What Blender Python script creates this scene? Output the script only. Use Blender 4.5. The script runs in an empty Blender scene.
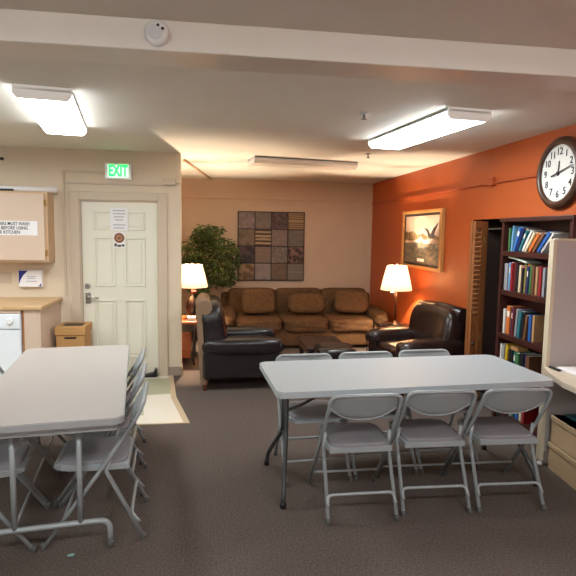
import bpy, bmesh, math, random
from mathutils import Vector, Matrix, Euler
random.seed(7)
PI = math.pi
scene = bpy.context.scene
COL = scene.collection

# ------------------------------------------------------------------ materials
def lin(r, g, b):
    def f(c):
        c /= 255.0
        return c / 12.92 if c <= 0.04045 else ((c + 0.055) / 1.055) ** 2.4
    return (f(r), f(g), f(b), 1.0)

def mat(name, rgb, rough=0.6, metal=0.0, var=0.0, scale=20.0, bump=0.0, bscale=None, rgb2=None,
        detail=3.0, stretch=None, spec=0.5, coat=0.0):
    m = bpy.data.materials.new(name); m.use_nodes = True
    nt = m.node_tree; N = nt.nodes; L = nt.links
    b = N['Principled BSDF']
    col = lin(*rgb)
    b.inputs['Base Color'].default_value = col
    b.inputs['Roughness'].default_value = rough
    b.inputs['Metallic'].default_value = metal
    b.inputs['Specular IOR Level'].default_value = spec
    b.inputs['Coat Weight'].default_value = coat
    if var or rgb2 or bump:
        tc = N.new('ShaderNodeTexCoord'); src = tc.outputs['Object']
        if stretch:
            mp = N.new('ShaderNodeMapping'); mp.inputs['Scale'].default_value = stretch
            L.new(src, mp.inputs['Vector']); src = mp.outputs['Vector']
        if var or rgb2:
            n = N.new('ShaderNodeTexNoise'); n.inputs['Scale'].default_value = scale
            n.inputs['Detail'].default_value = detail
            L.new(src, n.inputs['Vector'])
            rp = N.new('ShaderNodeValToRGB')
            c2 = lin(*rgb2) if rgb2 else tuple(min(1, c * (1 + var)) for c in col[:3]) + (1,)
            c1 = col if rgb2 else tuple(c * (1 - var) for c in col[:3]) + (1,)
            rp.color_ramp.elements[0].color = c1; rp.color_ramp.elements[1].color = c2
            rp.color_ramp.elements[0].position = .32; rp.color_ramp.elements[1].position = .68
            L.new(n.outputs['Fac'], rp.inputs['Fac']); L.new(rp.outputs['Color'], b.inputs['Base Color'])
        if bump:
            n2 = N.new('ShaderNodeTexNoise'); n2.inputs['Scale'].default_value = bscale or scale
            n2.inputs['Detail'].default_value = 4
            L.new(src, n2.inputs['Vector'])
            bp = N.new('ShaderNodeBump'); bp.inputs['Strength'].default_value = bump
            bp.inputs['Distance'].default_value = 0.01
            L.new(n2.outputs['Fac'], bp.inputs['Height']); L.new(bp.outputs['Normal'], b.inputs['Normal'])
    return m

def emis(name, rgb, strength, base=(235, 235, 230)):
    m = mat(name, base, .5)
    b = m.node_tree.nodes['Principled BSDF']
    b.inputs['Emission Color'].default_value = lin(*rgb)
    b.inputs['Emission Strength'].default_value = strength
    return m

def shade_mat(name, rgb, glow):
    m = bpy.data.materials.new(name); m.use_nodes = True
    nt = m.node_tree; N = nt.nodes; L = nt.links
    for n in list(N): N.remove(n)
    out = N.new('ShaderNodeOutputMaterial')
    d = N.new('ShaderNodeBsdfDiffuse'); d.inputs['Color'].default_value = lin(*rgb)
    t = N.new('ShaderNodeBsdfTranslucent'); t.inputs['Color'].default_value = lin(*rgb)
    mx = N.new('ShaderNodeMixShader'); mx.inputs['Fac'].default_value = .28
    L.new(d.outputs[0], mx.inputs[1]); L.new(t.outputs[0], mx.inputs[2])
    e = N.new('ShaderNodeEmission'); e.inputs['Color'].default_value = lin(255, 214, 160); e.inputs['Strength'].default_value = glow
    ad = N.new('ShaderNodeAddShader'); L.new(mx.outputs[0], ad.inputs[0]); L.new(e.outputs[0], ad.inputs[1])
    L.new(ad.outputs[0], out.inputs['Surface'])
    return m

M = {}
M['wall'] = mat('painted_wall_beige', (212, 195, 170), .75, var=.02, scale=3, bump=.12, bscale=160)
M['wall_sofa'] = mat('wall_beige_warm_lit', (200, 178, 156), .75, var=.02, scale=3, bump=.12, bscale=160)  # same beige paint, tinted darker and pinker to stand for warm lamplight
M['wall_white'] = mat('painted_wall_white', (236, 230, 218), .75, bump=.12, bscale=160)
M['orange'] = mat('painted_wall_orange', (182, 86, 38), .45, var=.03, scale=2.5, bump=.14, bscale=140, spec=.45)
M['ceiling'] = mat('ceiling_paint', (226, 221, 209), .8, var=.015, scale=4, bump=.2, bscale=120)
M['beam'] = mat('beam_paint', (228, 220, 208), .34, var=.015, scale=4, bump=.10, bscale=120)
M['carpet'] = mat('carpet_brown', (79, 69, 64), .95, rgb2=(112, 100, 93), scale=95, bump=.6, bscale=420, detail=8, spec=.1)
M['trim'] = mat('trim_beige', (196, 178, 155), .5)
M['trim_orange'] = mat('trim_orange_paint', (170, 75, 35), .45)
M['base'] = mat('vinyl_base_taupe', (146, 132, 116), .5)
M['door'] = mat('door_offwhite', (222, 217, 198), .4)
M['chrome'] = mat('brushed_chrome', (200, 198, 194), .25, metal=1)
M['dark_closet'] = mat('closet_dark_shade', (58, 40, 32), .9)  # closet walls coloured dark to stand for the shade inside
M['white'] = mat('white_plastic', (232, 230, 226), .4)
M['fixture'] = mat('fixture_white_enamel', (214, 214, 214), .4)
M['cap_lit'] = emis('end_cap_glow_plastic', (255, 250, 240), .12, (222, 222, 220))  # faint glow put in so the end caps look lit from inside
M['lens_off'] = mat('acrylic_lens_unlit', (222, 212, 200), .3)
M['lens'] = emis('acrylic_lens_lit', (244, 251, 255), 13.5)
M['lens_side'] = emis('acrylic_lens_side_lit', (244, 251, 255), 6.5)
M['chair'] = mat('chair_grey_steel', (142, 147, 147), .38, var=.02, scale=8, coat=.1)
M['pad'] = mat('chair_seat_grey_fabric', (118, 115, 118), .85, rgb2=(136, 132, 134), scale=200)
M['rubber'] = mat('rubber_grey', (86, 86, 84), .7)
M['laminate'] = mat('table_laminate_grey', (164, 157, 151), .32, var=.015, scale=60)
M['edge'] = mat('table_edge_grey', (150, 151, 150), .4)
M['resin'] = mat('table_resin_white', (162, 167, 168), .42, var=.01, scale=90, bump=.04, bscale=260)
M['tube_dark'] = mat('table_leg_dark', (52, 54, 52), .4)
M['leather'] = mat('leather_black', (30, 25, 25), .26, var=.12, scale=14, bump=.25, bscale=24, coat=.15)
M['leather_brown'] = mat('leather_dark_brown', (40, 26, 22), .26, var=.12, scale=14, bump=.25, bscale=24, coat=.15)
M['tan_back'] = mat('tan_upholstery', (126, 100, 76), .8, var=.05, scale=60)
M['sofa'] = mat('sofa_brown_chenille', (78, 55, 35), .9, rgb2=(96, 71, 46), scale=30, bump=.35, bscale=60, detail=6, spec=.2)
M['pillow'] = mat('pillow_brown_chenille', (84, 60, 38), .9, rgb2=(104, 77, 50), scale=34, bump=.3, bscale=60, detail=6, spec=.2)
M['wood_dark'] = mat('wood_dark_mahogany', (70, 32, 26), .38, rgb2=(52, 22, 18), scale=9, stretch=(1, 1, .12))
M['wood_oak'] = mat('wood_louver_brown', (150, 92, 50), .4, rgb2=(126, 74, 40), scale=26, stretch=(1, 1, .08))
M['wood_slat'] = mat('wood_slat_lit', (196, 132, 82), .4)  # louver wood coloured lighter, as if the slats catch light
M['wood_orange'] = mat('wood_side_table', (164, 88, 40), .4, rgb2=(138, 68, 30), scale=20, stretch=(.2, 1, 1))
M['wood_leg'] = mat('wood_furniture_leg', (120, 62, 34), .35)
M['espresso'] = mat('wood_espresso', (40, 26, 22), .35)
M['bronze'] = mat('lamp_bronze', (58, 40, 30), .35, metal=.6)
M['shade'] = shade_mat('lamp_shade_cream', (226, 206, 180), .5)
M['bulb'] = emis('bulb_warm', (255, 205, 140), 6.0)
M['counter'] = mat('counter_laminate_wood', (206, 172, 128), .4, rgb2=(190, 154, 110), scale=22, stretch=(.15, 1, 1))
M['cab'] = mat('cabinet_laminate_pinkbeige', (208, 184, 162), .5, var=.015, scale=40)
M['cab_edge'] = mat('cabinet_edge_wood', (204, 170, 132), .45)
M['cab_stripe'] = mat('cabinet_side_orange_wood', (176, 112, 66), .45)
M['appliance'] = mat('appliance_white', (232, 236, 240), .25)
M['cardboard'] = mat('cardboard_tan', (186, 140, 86), .75, var=.04, scale=30)
M['box_pale'] = mat('box_pale_tan', (192, 164, 128), .65, var=.03, scale=30)
M['black'] = mat('black_plastic', (18, 18, 20), .5)
M['brass'] = mat('hinge_brass', (176, 140, 84), .35, metal=.8)
M['paper'] = mat('paper_white', (232, 230, 228), .8)
M['ink'] = mat('ink_dark', (34, 32, 34), .7)
M['ink_grey'] = mat('ink_grey', (170, 168, 172), .8)
M['blue'] = mat('print_navy_blue', (34, 36, 120), .5)
M['sticker_brown'] = mat('sticker_copper', (176, 112, 76), .6)
M['sticker_dark'] = mat('sticker_olive_dark', (70, 66, 44), .6)
M['green_letter'] = emis('exit_green', (24, 226, 78), 1.3, (20, 190, 70))
M['green_pale'] = emis('exit_pale_green', (190, 240, 200), .45, (220, 230, 222))
M['fabric_panel'] = mat('partition_fabric_mauve', (174, 166, 162), .95, rgb2=(182, 174, 170), scale=240, spec=.1)
M['panel_post'] = mat('partition_post_cream', (206, 192, 166), .45)
M['desk'] = mat('desk_top_beige', (200, 186, 164), .45)
M['clock_rim'] = mat('clock_wood', (54, 32, 20), .35, rgb2=(80, 50, 30), scale=9, coat=.2)
M['clock_face'] = mat('clock_face_white', (232, 230, 222), .45)
M['leaf'] = mat('leaf_green', (44, 62, 26), .5, rgb2=(84, 112, 48), scale=9)
M['bark'] = mat('bark_brown', (84, 62, 44), .85)
M['basket'] = mat('basket_wicker', (110, 74, 44), .8, var=.15, scale=60)
M['frame_gold'] = mat('frame_gold_wood', (196, 138, 76), .35, var=.05, scale=20)
M['frame_dark'] = mat('picture_mat_dark', (52, 44, 40), .6)
M['pic_sky'] = mat('print_sky_cream', (222, 198, 176), .55, rgb2=(196, 160, 140), scale=5)
M['pic_hill'] = mat('print_hills_olive', (104, 80, 56), .55, rgb2=(160, 128, 90), scale=14)
M['pic_shore'] = mat('print_shore_pale', (226, 204, 184), .55, rgb2=(166, 120, 96), scale=11)
M['pic_water'] = mat('print_water_teal', (58, 72, 78), .5, rgb2=(138, 120, 92), scale=7, stretch=(1, 1.4, 3))
M['pic_bird'] = mat('print_bird_dark', (44, 38, 40), .55)
M['tile_light'] = mat('floor_tile', (214, 206, 188), .35)

def floor_tile_mat():
    m = M['tile_light']; nt = m.node_tree; N = nt.nodes; L = nt.links
    b = N['Principled BSDF']
    tc = N.new('ShaderNodeTexCoord'); mp = N.new('ShaderNodeMapping')
    mp.inputs['Rotation'].default_value = (0, 0, -.12); mp.inputs['Scale'].default_value = (1/.305, 1/.305, 1)
    L.new(tc.outputs['Object'], mp.inputs['Vector'])
    fl = N.new('ShaderNodeVectorMath'); fl.operation = 'FLOOR'; L.new(mp.outputs['Vector'], fl.inputs[0])
    wn = N.new('ShaderNodeTexWhiteNoise'); wn.noise_dimensions = '2D'; L.new(fl.outputs['Vector'], wn.inputs['Vector'])
    rp = N.new('ShaderNodeValToRGB'); rp.color_ramp.interpolation = 'CONSTANT'
    rp.color_ramp.elements[0].color = lin(216, 209, 194); rp.color_ramp.elements[1].color = lin(176, 168, 140)
    rp.color_ramp.elements[1].position = .55
    e = rp.color_ramp.elements.new(.8); e.color = lin(160, 160, 132)
    L.new(wn.outputs['Value'], rp.inputs['Fac']); L.new(rp.outputs['Color'], b.inputs['Base Color'])
floor_tile_mat()

def art_mat(name, c1, c2, kind, scale):
    m = mat(name, c1, .5, spec=.3); nt = m.node_tree; N = nt.nodes; L = nt.links; b = N['Principled BSDF']
    tc = N.new('ShaderNodeTexCoord')
    rp = N.new('ShaderNodeValToRGB'); rp.color_ramp.elements[0].color = lin(*c1); rp.color_ramp.elements[1].color = lin(*c2)
    rp.color_ramp.elements[0].position = .3; rp.color_ramp.elements[1].position = .7
    if kind == 'wave':
        t = N.new('ShaderNodeTexWave'); t.inputs['Scale'].default_value = scale; t.bands_direction = 'DIAGONAL'
        t.inputs['Distortion'].default_value = 2.5; o = t.outputs['Fac']
    elif kind == 'rings':
        t = N.new('ShaderNodeTexWave'); t.wave_type = 'RINGS'; t.inputs['Scale'].default_value = scale
        t.inputs['Distortion'].default_value = 1.5; o = t.outputs['Fac']
    elif kind == 'cells':
        t = N.new('ShaderNodeTexVoronoi'); t.inputs['Scale'].default_value = scale; o = t.outputs['Distance']
    else:
        t = N.new('ShaderNodeTexNoise'); t.inputs['Scale'].default_value = scale; t.inputs['Detail'].default_value = 6; o = t.outputs['Fac']
    L.new(tc.outputs['Object'], t.inputs['Vector']); L.new(o, rp.inputs['Fac']); L.new(rp.outputs['Color'], b.inputs['Base Color'])
    bp = N.new('ShaderNodeBump'); bp.inputs['Strength'].default_value = .3; bp.inputs['Distance'].default_value = .01
    L.new(o, bp.inputs['Height']); L.new(bp.outputs['Normal'], b.inputs['Normal'])
    return m

# ------------------------------------------------------------------ mesh helpers
def T(loc=(0, 0, 0), rot=(0, 0, 0)):
    return Matrix.Translation(loc) @ Euler(rot).to_matrix().to_4x4()

def add_box(bm, c, s, rot=(0, 0, 0), bev=0.0, seg=2):
    t = bmesh.new()
    bmesh.ops.create_cube(t, size=1)
    bmesh.ops.scale(t, vec=s, verts=t.verts)
    if bev:
        bmesh.ops.bevel(t, geom=t.edges[:], offset=min(bev, min(s) * .49), segments=seg, profile=.5, affect='EDGES', clamp_overlap=True)
    bmesh.ops.transform(t, matrix=T(c, rot), verts=t.verts)
    merge(bm, t); return bm

def box2(bm, lo, hi, bev=0.0, seg=2):
    return add_box(bm, [(a + b) / 2 for a, b in zip(lo, hi)], [abs(b - a) for a, b in zip(lo, hi)], bev=bev, seg=seg)

def merge(bm, t):
    vm = {}
    for v in t.verts: vm[v] = bm.verts.new(v.co)
    for f in t.faces:
        try:
            nf = bm.faces.new([vm[v] for v in f.verts]); nf.smooth = f.smooth; nf.material_index = f.material_index
        except ValueError: pass
    t.free()

def add_tube(bm, pts, r, n=10, closed=False, radii=None, cap=True):
    pts = [Vector(p) for p in pts]; k = len(pts); rings = []
    up = None
    for i, p in enumerate(pts):
        if closed: d = pts[(i + 1) % k] - pts[i - 1]
        else: d = pts[min(i + 1, k - 1)] - pts[max(i - 1, 0)]
        d.normalize()
        if up is None:
            a = Vector((0, 0, 1)) if abs(d.z) < .9 else Vector((1, 0, 0))
            up = (a - d * a.dot(d)).normalized()
        else:
            up = (up - d * up.dot(d)).normalized()
        s = d.cross(up); rr = radii[i] if radii else r
        rings.append([bm.verts.new(p + (up * math.cos(2*PI*j/n) + s * math.sin(2*PI*j/n)) * rr) for j in range(n)])
    m = k if closed else k - 1
    for i in range(m):
        A, B = rings[i], rings[(i + 1) % k]
        for j in range(n):
            f = bm.faces.new([A[j], A[(j+1) % n], B[(j+1) % n], B[j]]); f.smooth = True
    if cap and not closed:
        bm.faces.new(rings[0][::-1]); bm.faces.new(rings[-1])
    return bm

def fillet(pts, rad, n=5):
    """polyline with rounded corners"""
    pts = [Vector(p) for p in pts]; out = [pts[0]]
    for i in range(1, len(pts) - 1):
        a, b, c = pts[i-1], pts[i], pts[i+1]
        r = min(rad, (a-b).length * .49, (c-b).length * .49)
        p0 = b + (a-b).normalized() * r; p1 = b + (c-b).normalized() * r
        for k in range(n + 1):
            t = k / n
            out.append(p0 * (1-t)**2 + b * 2*t*(1-t) + p1 * t*t)
    out.append(pts[-1]); return out

def add_lathe(bm, prof, c=(0, 0, 0), n=24, mtx=None, cap=True):
    mtx = mtx or Matrix.Translation(c); rings = []
    for r, z in prof:
        rings.append([bm.verts.new(mtx @ Vector((r * math.cos(2*PI*j/n), r * math.sin(2*PI*j/n), z))) for j in range(n)])
    for A, B in zip(rings, rings[1:]):
        for j in range(n):
            f = bm.faces.new([A[j], A[(j+1) % n], B[(j+1) % n], B[j]]); f.smooth = True
    if cap:
        bm.faces.new(rings[0][::-1]); bm.faces.new(rings[-1])
    return bm

def add_prism(bm, poly, mtx, h):
    """2-D outline (x,y) extruded along local z from 0 to h"""
    a = [bm.verts.new(mtx @ Vector((x, y, 0))) for x, y in poly]
    b = [bm.verts.new(mtx @ Vector((x, y, h))) for x, y in poly]
    bm.faces.new(a[::-1]); bm.faces.new(b)
    n = len(poly)
    for i in range(n): bm.faces.new([a[i], a[(i+1) % n], b[(i+1) % n], b[i]])
    return bm

def add_soft(bm, c, s, e=5.0, n=8, rot=(0, 0, 0), wob=0.0, puff=(0, 0, 0)):
    """soft cushion: superellipsoid-like block; e large = boxier"""
    t = bmesh.new(); bmesh.ops.create_cube(t, size=2)
    bmesh.ops.subdivide_edges(t, edges=t.edges[:], cuts=n, use_grid_fill=True)
    sd = random.random() * 10
    for v in t.verts:
        x, y, z = v.co
        k = (abs(x)**e + abs(y)**e + abs(z)**e) ** (-1 / e)
        p = Vector((x*k, y*k, z*k))
        if wob:
            p *= 1 + wob * (math.sin(5*p.x + sd) * math.sin(4*p.y + 1.7*sd) + math.sin(7*p.z + 3*p.x + sd))
        v.co = Vector((p.x * s[0] / 2 * (1 + puff[0] * (1 - p.z*p.z)), p.y * s[1] / 2 * (1 + puff[1] * (1 - p.z*p.z)), p.z * s[2] / 2))
    bmesh.ops.transform(t, matrix=T(c, rot), verts=t.verts)
    for f in t.faces: f.smooth = True
    merge(bm, t); return bm

def obj(name, bm, m, parent=None, label=None, smooth=None):
    me = bpy.data.meshes.new(name)
    bmesh.ops.recalc_face_normals(bm, faces=bm.faces[:])
    bm.to_mesh(me); bm.free()
    for x in (m if isinstance(m, (list, tuple)) else [m]): me.materials.append(x)
    if smooth:
        for p in me.polygons: p.use_smooth = True
        me.set_sharp_from_angle(angle=math.radians(smooth))
    o = bpy.data.objects.new(name, me); COL.objects.link(o)
    if parent: o.parent = parent
    if label: o['label'] = label
    return o

def tag(o, label, cat, group=None):
    o['label'] = label; o['category'] = cat
    if group: o['group'] = group
    return o

def thing(name, label, cat, loc=(0, 0, 0), rz=0.0, group=None):
    o = bpy.data.objects.new(name, None); COL.objects.link(o); o.empty_display_size = .1
    o.location = loc; o.rotation_euler = (0, 0, rz)
    return tag(o, label, cat, group)

def dup(root, loc, rz, label, group=None):
    r = root.copy(); COL.objects.link(r); r.location = loc; r.rotation_euler = (0, 0, rz); r['label'] = label
    if group: r['group'] = group
    for ch in list(root.children):
        c = ch.copy(); COL.objects.link(c); c.parent = r
        for g in list(ch.children):
            d = g.copy(); COL.objects.link(d); d.parent = c
    return r

def struct(name, bm, m, parent=None, smooth=None):
    o = obj(name, bm, m, parent, smooth=smooth)
    if not parent: o['kind'] = 'structure'
    return o

B = bmesh.new

def text_mesh(bm, s, size, mtx, depth=.001, align='CENTER', bold=0.0, sx=1.0):
    cu = bpy.data.curves.new('lettering', 'FONT'); cu.body = s; cu.size = size
    cu.align_x = align; cu.align_y = 'CENTER'; cu.extrude = depth; cu.offset = bold; cu.resolution_u = 3
    o = bpy.data.objects.new('lettering', cu); COL.objects.link(o)
    dg = bpy.context.evaluated_depsgraph_get(); dg.update()
    me = bpy.data.meshes.new_from_object(o.evaluated_get(dg))
    t = B(); t.from_mesh(me)
    bmesh.ops.transform(t, matrix=mtx @ Matrix.Diagonal((sx, 1, 1, 1)), verts=t.verts)
    merge(bm, t)
    bpy.data.objects.remove(o); bpy.data.curves.remove(cu); bpy.data.meshes.remove(me)

# orientation frames for flat things: local x = reading direction, y = up, z = out of the wall
def on_front(x, y, z):      # on a surface facing the camera (normal -Y)
    return Matrix(((1, 0, 0, x), (0, 0, -1, y), (0, 1, 0, z), (0, 0, 0, 1)))
def on_side(x, y, z):       # on the orange wall (normal -X)
    return Matrix(((0, 0, -1, x), (-1, 0, 0, y), (0, 1, 0, z), (0, 0, 0, 1)))

# ------------------------------------------------------------------ dimensions
H = 2.524; XR = 2.775; YB = 9.03; YK = 6.2; XE = -.315; XL = -4.5; YF = -3.5; BEAM_Z = 2.40
OY0, OY1, OZ = 4.22, 5.42, 1.83        # closet opening in the orange wall

# ------------------------------------------------------------------ the room
struct('floor', box2(B(), (XL - .1, YF - .1, -.1), (3.6, YB + .1, 0)), M['carpet'])
struct('ceiling', box2(B(), (XL - .1, YF - .1, H), (3.6, YB + .1, H + .1)), M['ceiling'])
struct('wall_back', box2(B(), (-1.4, YB, 0), (XR + .1, YB + .1, H)), M['wall_sofa'])
w = B()
box2(w, (XR, YF, 0), (XR + .1, OY0, H)); box2(w, (XR, OY1, 0), (XR + .1, YB, H)); box2(w, (XR, OY0, OZ), (XR + .1, OY1, H))
struct('wall_right', w, M['orange'])
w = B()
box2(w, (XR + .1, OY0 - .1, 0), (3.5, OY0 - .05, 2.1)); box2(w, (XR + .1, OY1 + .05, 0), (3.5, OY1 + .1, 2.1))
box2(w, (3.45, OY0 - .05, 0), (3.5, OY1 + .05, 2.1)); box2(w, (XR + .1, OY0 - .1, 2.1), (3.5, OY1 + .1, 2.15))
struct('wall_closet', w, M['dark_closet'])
struct('wall_left', box2(B(), (XL - .1, YF, 0), (XL, YK + .12, H)), M['wall_white'])
struct('wall_rear', box2(B(), (XL, YF - .1, 0), (XR + .1, YF, H)), M['wall_white'])
struct('wall_recess', box2(B(), (-1.4, YK + .12, 0), (-1.3, YB, H)), M['wall_sofa'])
DX0, DX1, DZ = -1.405, -.565, 1.985
w = B()
box2(w, (XL, YK, 0), (DX0, YK + .12, H)); box2(w, (DX1, YK, 0), (XE, YK + .12, H)); box2(w, (DX0, YK, DZ), (DX1, YK + .12, H))
struct('wall_kitchen', w, M['wall'])
w = B(); box2(w, (XL, 2.365, BEAM_Z), (XR, 2.59, H), bev=.006)
struct('ceiling_beam', w, M['beam'])

# vinyl tiles by the door and their edge strip
w = B(); add_prism(w, [(-3.2, 4.62), (-.215, 4.62), (-.375, 5.35), (-.46, 6.195), (-3.2, 6.195)], Matrix.Translation((0, 0, 0)), .004)
struct('floor_tiles', w, M['tile_light'])
w = B()
add_prism(w, [(-.215, 4.60), (-.165, 4.60), (-.325, 5.36), (-.41, 6.19), (-.46, 6.19), (-.375, 5.35)], Matrix.Translation((0, 0, 0)), .008)
add_prism(w, [(-3.2, 4.60), (-.215, 4.60), (-.215, 4.62), (-3.2, 4.62)], Matrix.Translation((0, 0, 0)), .006)
struct('trim_1', w, mat('tile_edge_strip', (186, 166, 136), .5))

# door frame
w = B()
for lo, hi in (((DX0 - .10, YK - .022, 0), (DX0, YK, DZ + .09)), ((DX1, YK - .022, 0), (DX1 + .10, YK, DZ + .09)), ((DX0, YK - .022, DZ), (DX1, YK, DZ + .09))):
    box2(w, lo, hi, bev=.006)
for lo, hi in (((DX0, YK, 0), (DX0 + .012, YK + .12, DZ)), ((DX1 - .012, YK, 0), (DX1, YK + .12, DZ)), ((DX0, YK, DZ - .012), (DX1, YK + .12, DZ))):
    box2(w, lo, hi)
struct('trim_2', w, M['trim'])
# six-panel door
dw, dx = DX1 - DX0 - .03, DX0 + .015
w = B(); box2(w, (dx, YK + .03, .008), (dx + dw, YK + .07, DZ - .016))
dr = struct('door_1', w, M['door'])
pw = (dw - .13 * 2 - .10) / 2
for k in range(2):
    x0 = dx + .13 + k * (pw + .10)
    for z0, z1 in ((1.66, 1.87), (1.03, 1.58), (.22, .88)):
        w = B()
        for r0, r1, y in ((0, .018, .012),):
            box2(w, (x0, YK + .03 - y, z0), (x0 + pw, YK + .03, z0 + r1), bev=.005); box2(w, (x0, YK + .03 - y, z1 - r1), (x0 + pw, YK + .03, z1), bev=.005)
            box2(w, (x0, YK + .03 - y, z0), (x0 + r1, YK + .03, z1), bev=.005); box2(w, (x0 + pw - r1, YK + .03 - y, z0), (x0 + pw, YK + .03, z1), bev=.005)
        box2(w, (x0 + .04, YK + .03 - .008, z0 + .04), (x0 + pw - .04, YK + .03, z1 - .04), bev=.007)
        obj('panel', w, M['door'], dr)
yd = YK + .03
w = B(); add_lathe(w, [(.032, 0), (.032, .008), (.022, .014), (.022, .02)], mtx=on_front(dx + .052, yd, 1.035), n=20)
obj('deadbolt', w, M['chrome'], dr)
w = B(); box2(w, (dx + .025, yd - .010, .84), (dx + .082, yd, .96), bev=.004)
add_lathe(w, [(.026, 0), (.026, .012), (.013, .016), (.013, .055)], mtx=on_front(dx + .052, yd, .915), n=18)
add_tube(w, fillet([(dx + .052, yd - .052, .915), (dx + .10, yd - .056, .915), (dx + .175, yd - .048, .905)], .02), .011)
obj('handle', w, M['chrome'], dr)

# papers on the door
w = B(); box2(w, (-1.085, yd - .016, 1.655), (-.895, yd - .014, 1.905))
p = tag(obj('notice', w, M['paper']), 'white printed sheet taped high on the white door', 'notice')
w = B()
for k, (a, b2) in enumerate(((.03, .16), (.03, .165), (.04, .15), (.05, .14), (.03, .16), (.035, .15))):
    z = 1.875 - k * .034 - (.02 if k > 3 else 0); box2(w, (-1.085 + a, yd - .0168, z - .006), (-1.085 + b2, yd - .016, z + .006))
obj('text_lines', w, M['ink_grey'], p)
w = B(); box2(w, (-1.055, yd - .016, 1.465), (-.925, yd - .014, 1.64))
p = tag(obj('sticker', w, M['paper']), 'small sticker with copper round emblem below the sheet on the door', 'sticker')
w = B(); add_lathe(w, [(.056, 0), (.056, .002)], mtx=on_front(-.99, yd - .016, 1.575), n=28); obj('emblem', w, M['sticker_brown'], p)
w = B(); add_lathe(w, [(.05, .002), (.05, .003), (.038, .003), (.038, .002)], mtx=on_front(-.99, yd - .016, 1.575), n=28, cap=False)
add_prism(w, [(-.022, -.012), (-.008, .014), (.004, .004), (.02, .016), (.012, -.012)], on_front(-.99, yd - .018, 1.575), .002); obj('emblem_mark', w, M['sticker_dark'], p)
w = B()
for a, b2, z0, z1 in ((-1.045, -1.015, 1.48, 1.515), (-1.01, -.97, 1.475, 1.50), (-.965, -.935, 1.48, 1.505)): box2(w, (a, yd - .017, z0), (b2, yd - .016, z1))
obj('caption_blocks', w, M['sticker_dark'], p)

# wedge at the foot of the door
w = B(); add_prism(w, [(-.80, .004), (-.59, .004), (-.59, .085), (-.61, .10), (-.625, .05), (-.70, .03), (-.79, .015)], on_front(0, yd - .012, .0), .09)
tag(obj('door_wedge', w, M['black']), 'black wedge on the floor against the white door', 'door stop')

# baseboards, raceways
w = B(); box2(w, (DX1 + .105, YK - .008, 0), (XE + .008, YK, .105), bev=.003); box2(w, (XE, YK - .008, 0), (XE + .008, YK + .12, .105), bev=.003)
struct('baseboard_kitchen', w, M['base'])
w = B(); box2(w, (-1.3, YB - .01, 0), (XR, YB, .105)); struct('baseboard_back', w, M['base'])
w = B(); box2(w, (XR - .01, OY1 + .05, 0), (XR, YB - .01, .105)); struct('baseboard_right', w, M['base'])
w = B()
box2(w, (-1.56, YK - .02, 2.275), (-1.13, YK, 2.30), bev=.003); box2(w, (-1.56, YK - .02, 2.155), (-.49, YK, 2.18), bev=.003)
box2(w, (-1.575, YK - .02, .93), (-1.55, YK, 2.30), bev=.003); box2(w, (-.37, YK - .02, 2.185), (XE, YK, 2.205), bev=.003)
struct('trim_3', w, M['trim'])
w = B(); box2(w, (-.50, YK - .045, 2.165), (-.37, YK, 2.235), bev=.006)
tag(obj('junction_box', w, M['trim']), 'small beige box on the wall beside the door, end of the raceway', 'junction box')  # junction box where the raceway ends
w = B(); box2(w, (-1.3, YB - .02, 2.205), (XR - .02, YB, 2.23), bev=.004); struct('trim_4', w, M['wall_sofa'])
w = B(); box2(w, (XR - .02, YF, 2.17), (XR, YB, 2.195), bev=.004); struct('trim_5', w, M['trim_orange'])
w = B(); box2(w, (XR - .045, 4.99, 2.155), (XR, 5.10, 2.235), bev=.006)
tag(obj('junction_box', w, M['trim_orange']), 'small orange painted box on the raceway of the orange wall', 'junction box')  # junction box set into the raceway
w = B(); d0 = Vector((-.30, 6.70, H - .012)); d1 = Vector((.03, YB - .01, H - .012))
add_tube(w, [d0, d1], .016, n=8); struct('trim_6', w, M['cab_edge'])

# closet: rod shelf
cs = thing('closet_shelf', 'thin wire shelf inside the dark closet behind the louvered door', 'shelf', (3.15, (OY0 + OY1) / 2, 1.74))
w = B()
for k in range(6): add_tube(w, [(-.24 + k * .09, -.50, 0), (-.24 + k * .09, .50, 0)], .004, n=6)
for s in (-.495, .495): add_tube(w, [(-.25, s, -.006), (.28, s, -.006)], .006, n=6)
obj('wire_deck', w, M['base'], cs)

# ------------------------------------------------------------------ ceiling lights
def ceiling_light(x, y, rz, ln, lit, label, group, bright_sides=False):
    t = thing('ceiling_light', label, 'light', (x, y, H), rz, group)
    a = ln / 2
    w = B(); box2(w, (-.06, -a + .01, -.05), (.06, a - .01, 0))
    prof = [(-.165, -.028), (-.165, -.045), (-.138, -.076), (.138, -.076), (.165, -.045), (.165, -.028)]
    box2(w, (-.165, -a, -.03), (.165, a, -.012), bev=.003)
    obj('housing', w, M['fixture'], t)
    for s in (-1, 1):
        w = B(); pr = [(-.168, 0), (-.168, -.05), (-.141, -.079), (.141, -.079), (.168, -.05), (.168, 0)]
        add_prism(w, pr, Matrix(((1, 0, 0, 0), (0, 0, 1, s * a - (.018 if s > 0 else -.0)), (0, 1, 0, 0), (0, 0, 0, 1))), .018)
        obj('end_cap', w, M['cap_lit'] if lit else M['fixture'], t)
    w = B(); add_prism(w, prof, Matrix(((1, 0, 0, 0), (0, 0, 1, -a + .019), (0, 1, 0, 0), (0, 0, 0, 1))), ln - .038)
    w.normal_update()
    for f in w.faces: f.material_index = 0 if abs(f.normal.z) > .9 else 1
    obj('lens', w, [M['lens'], M['lens'] if bright_sides else M['lens_side']] if lit else [M['lens_off'], M['lens_off']], t)  # added fill lights get full emission on the lens sides too
    return t
CL = 'fluorescent ceiling lights'
ceiling_light(-1.10, 4.20, .145, 1.29, True, 'lit fluorescent ceiling light in front of the white door and exit sign', CL)
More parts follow.
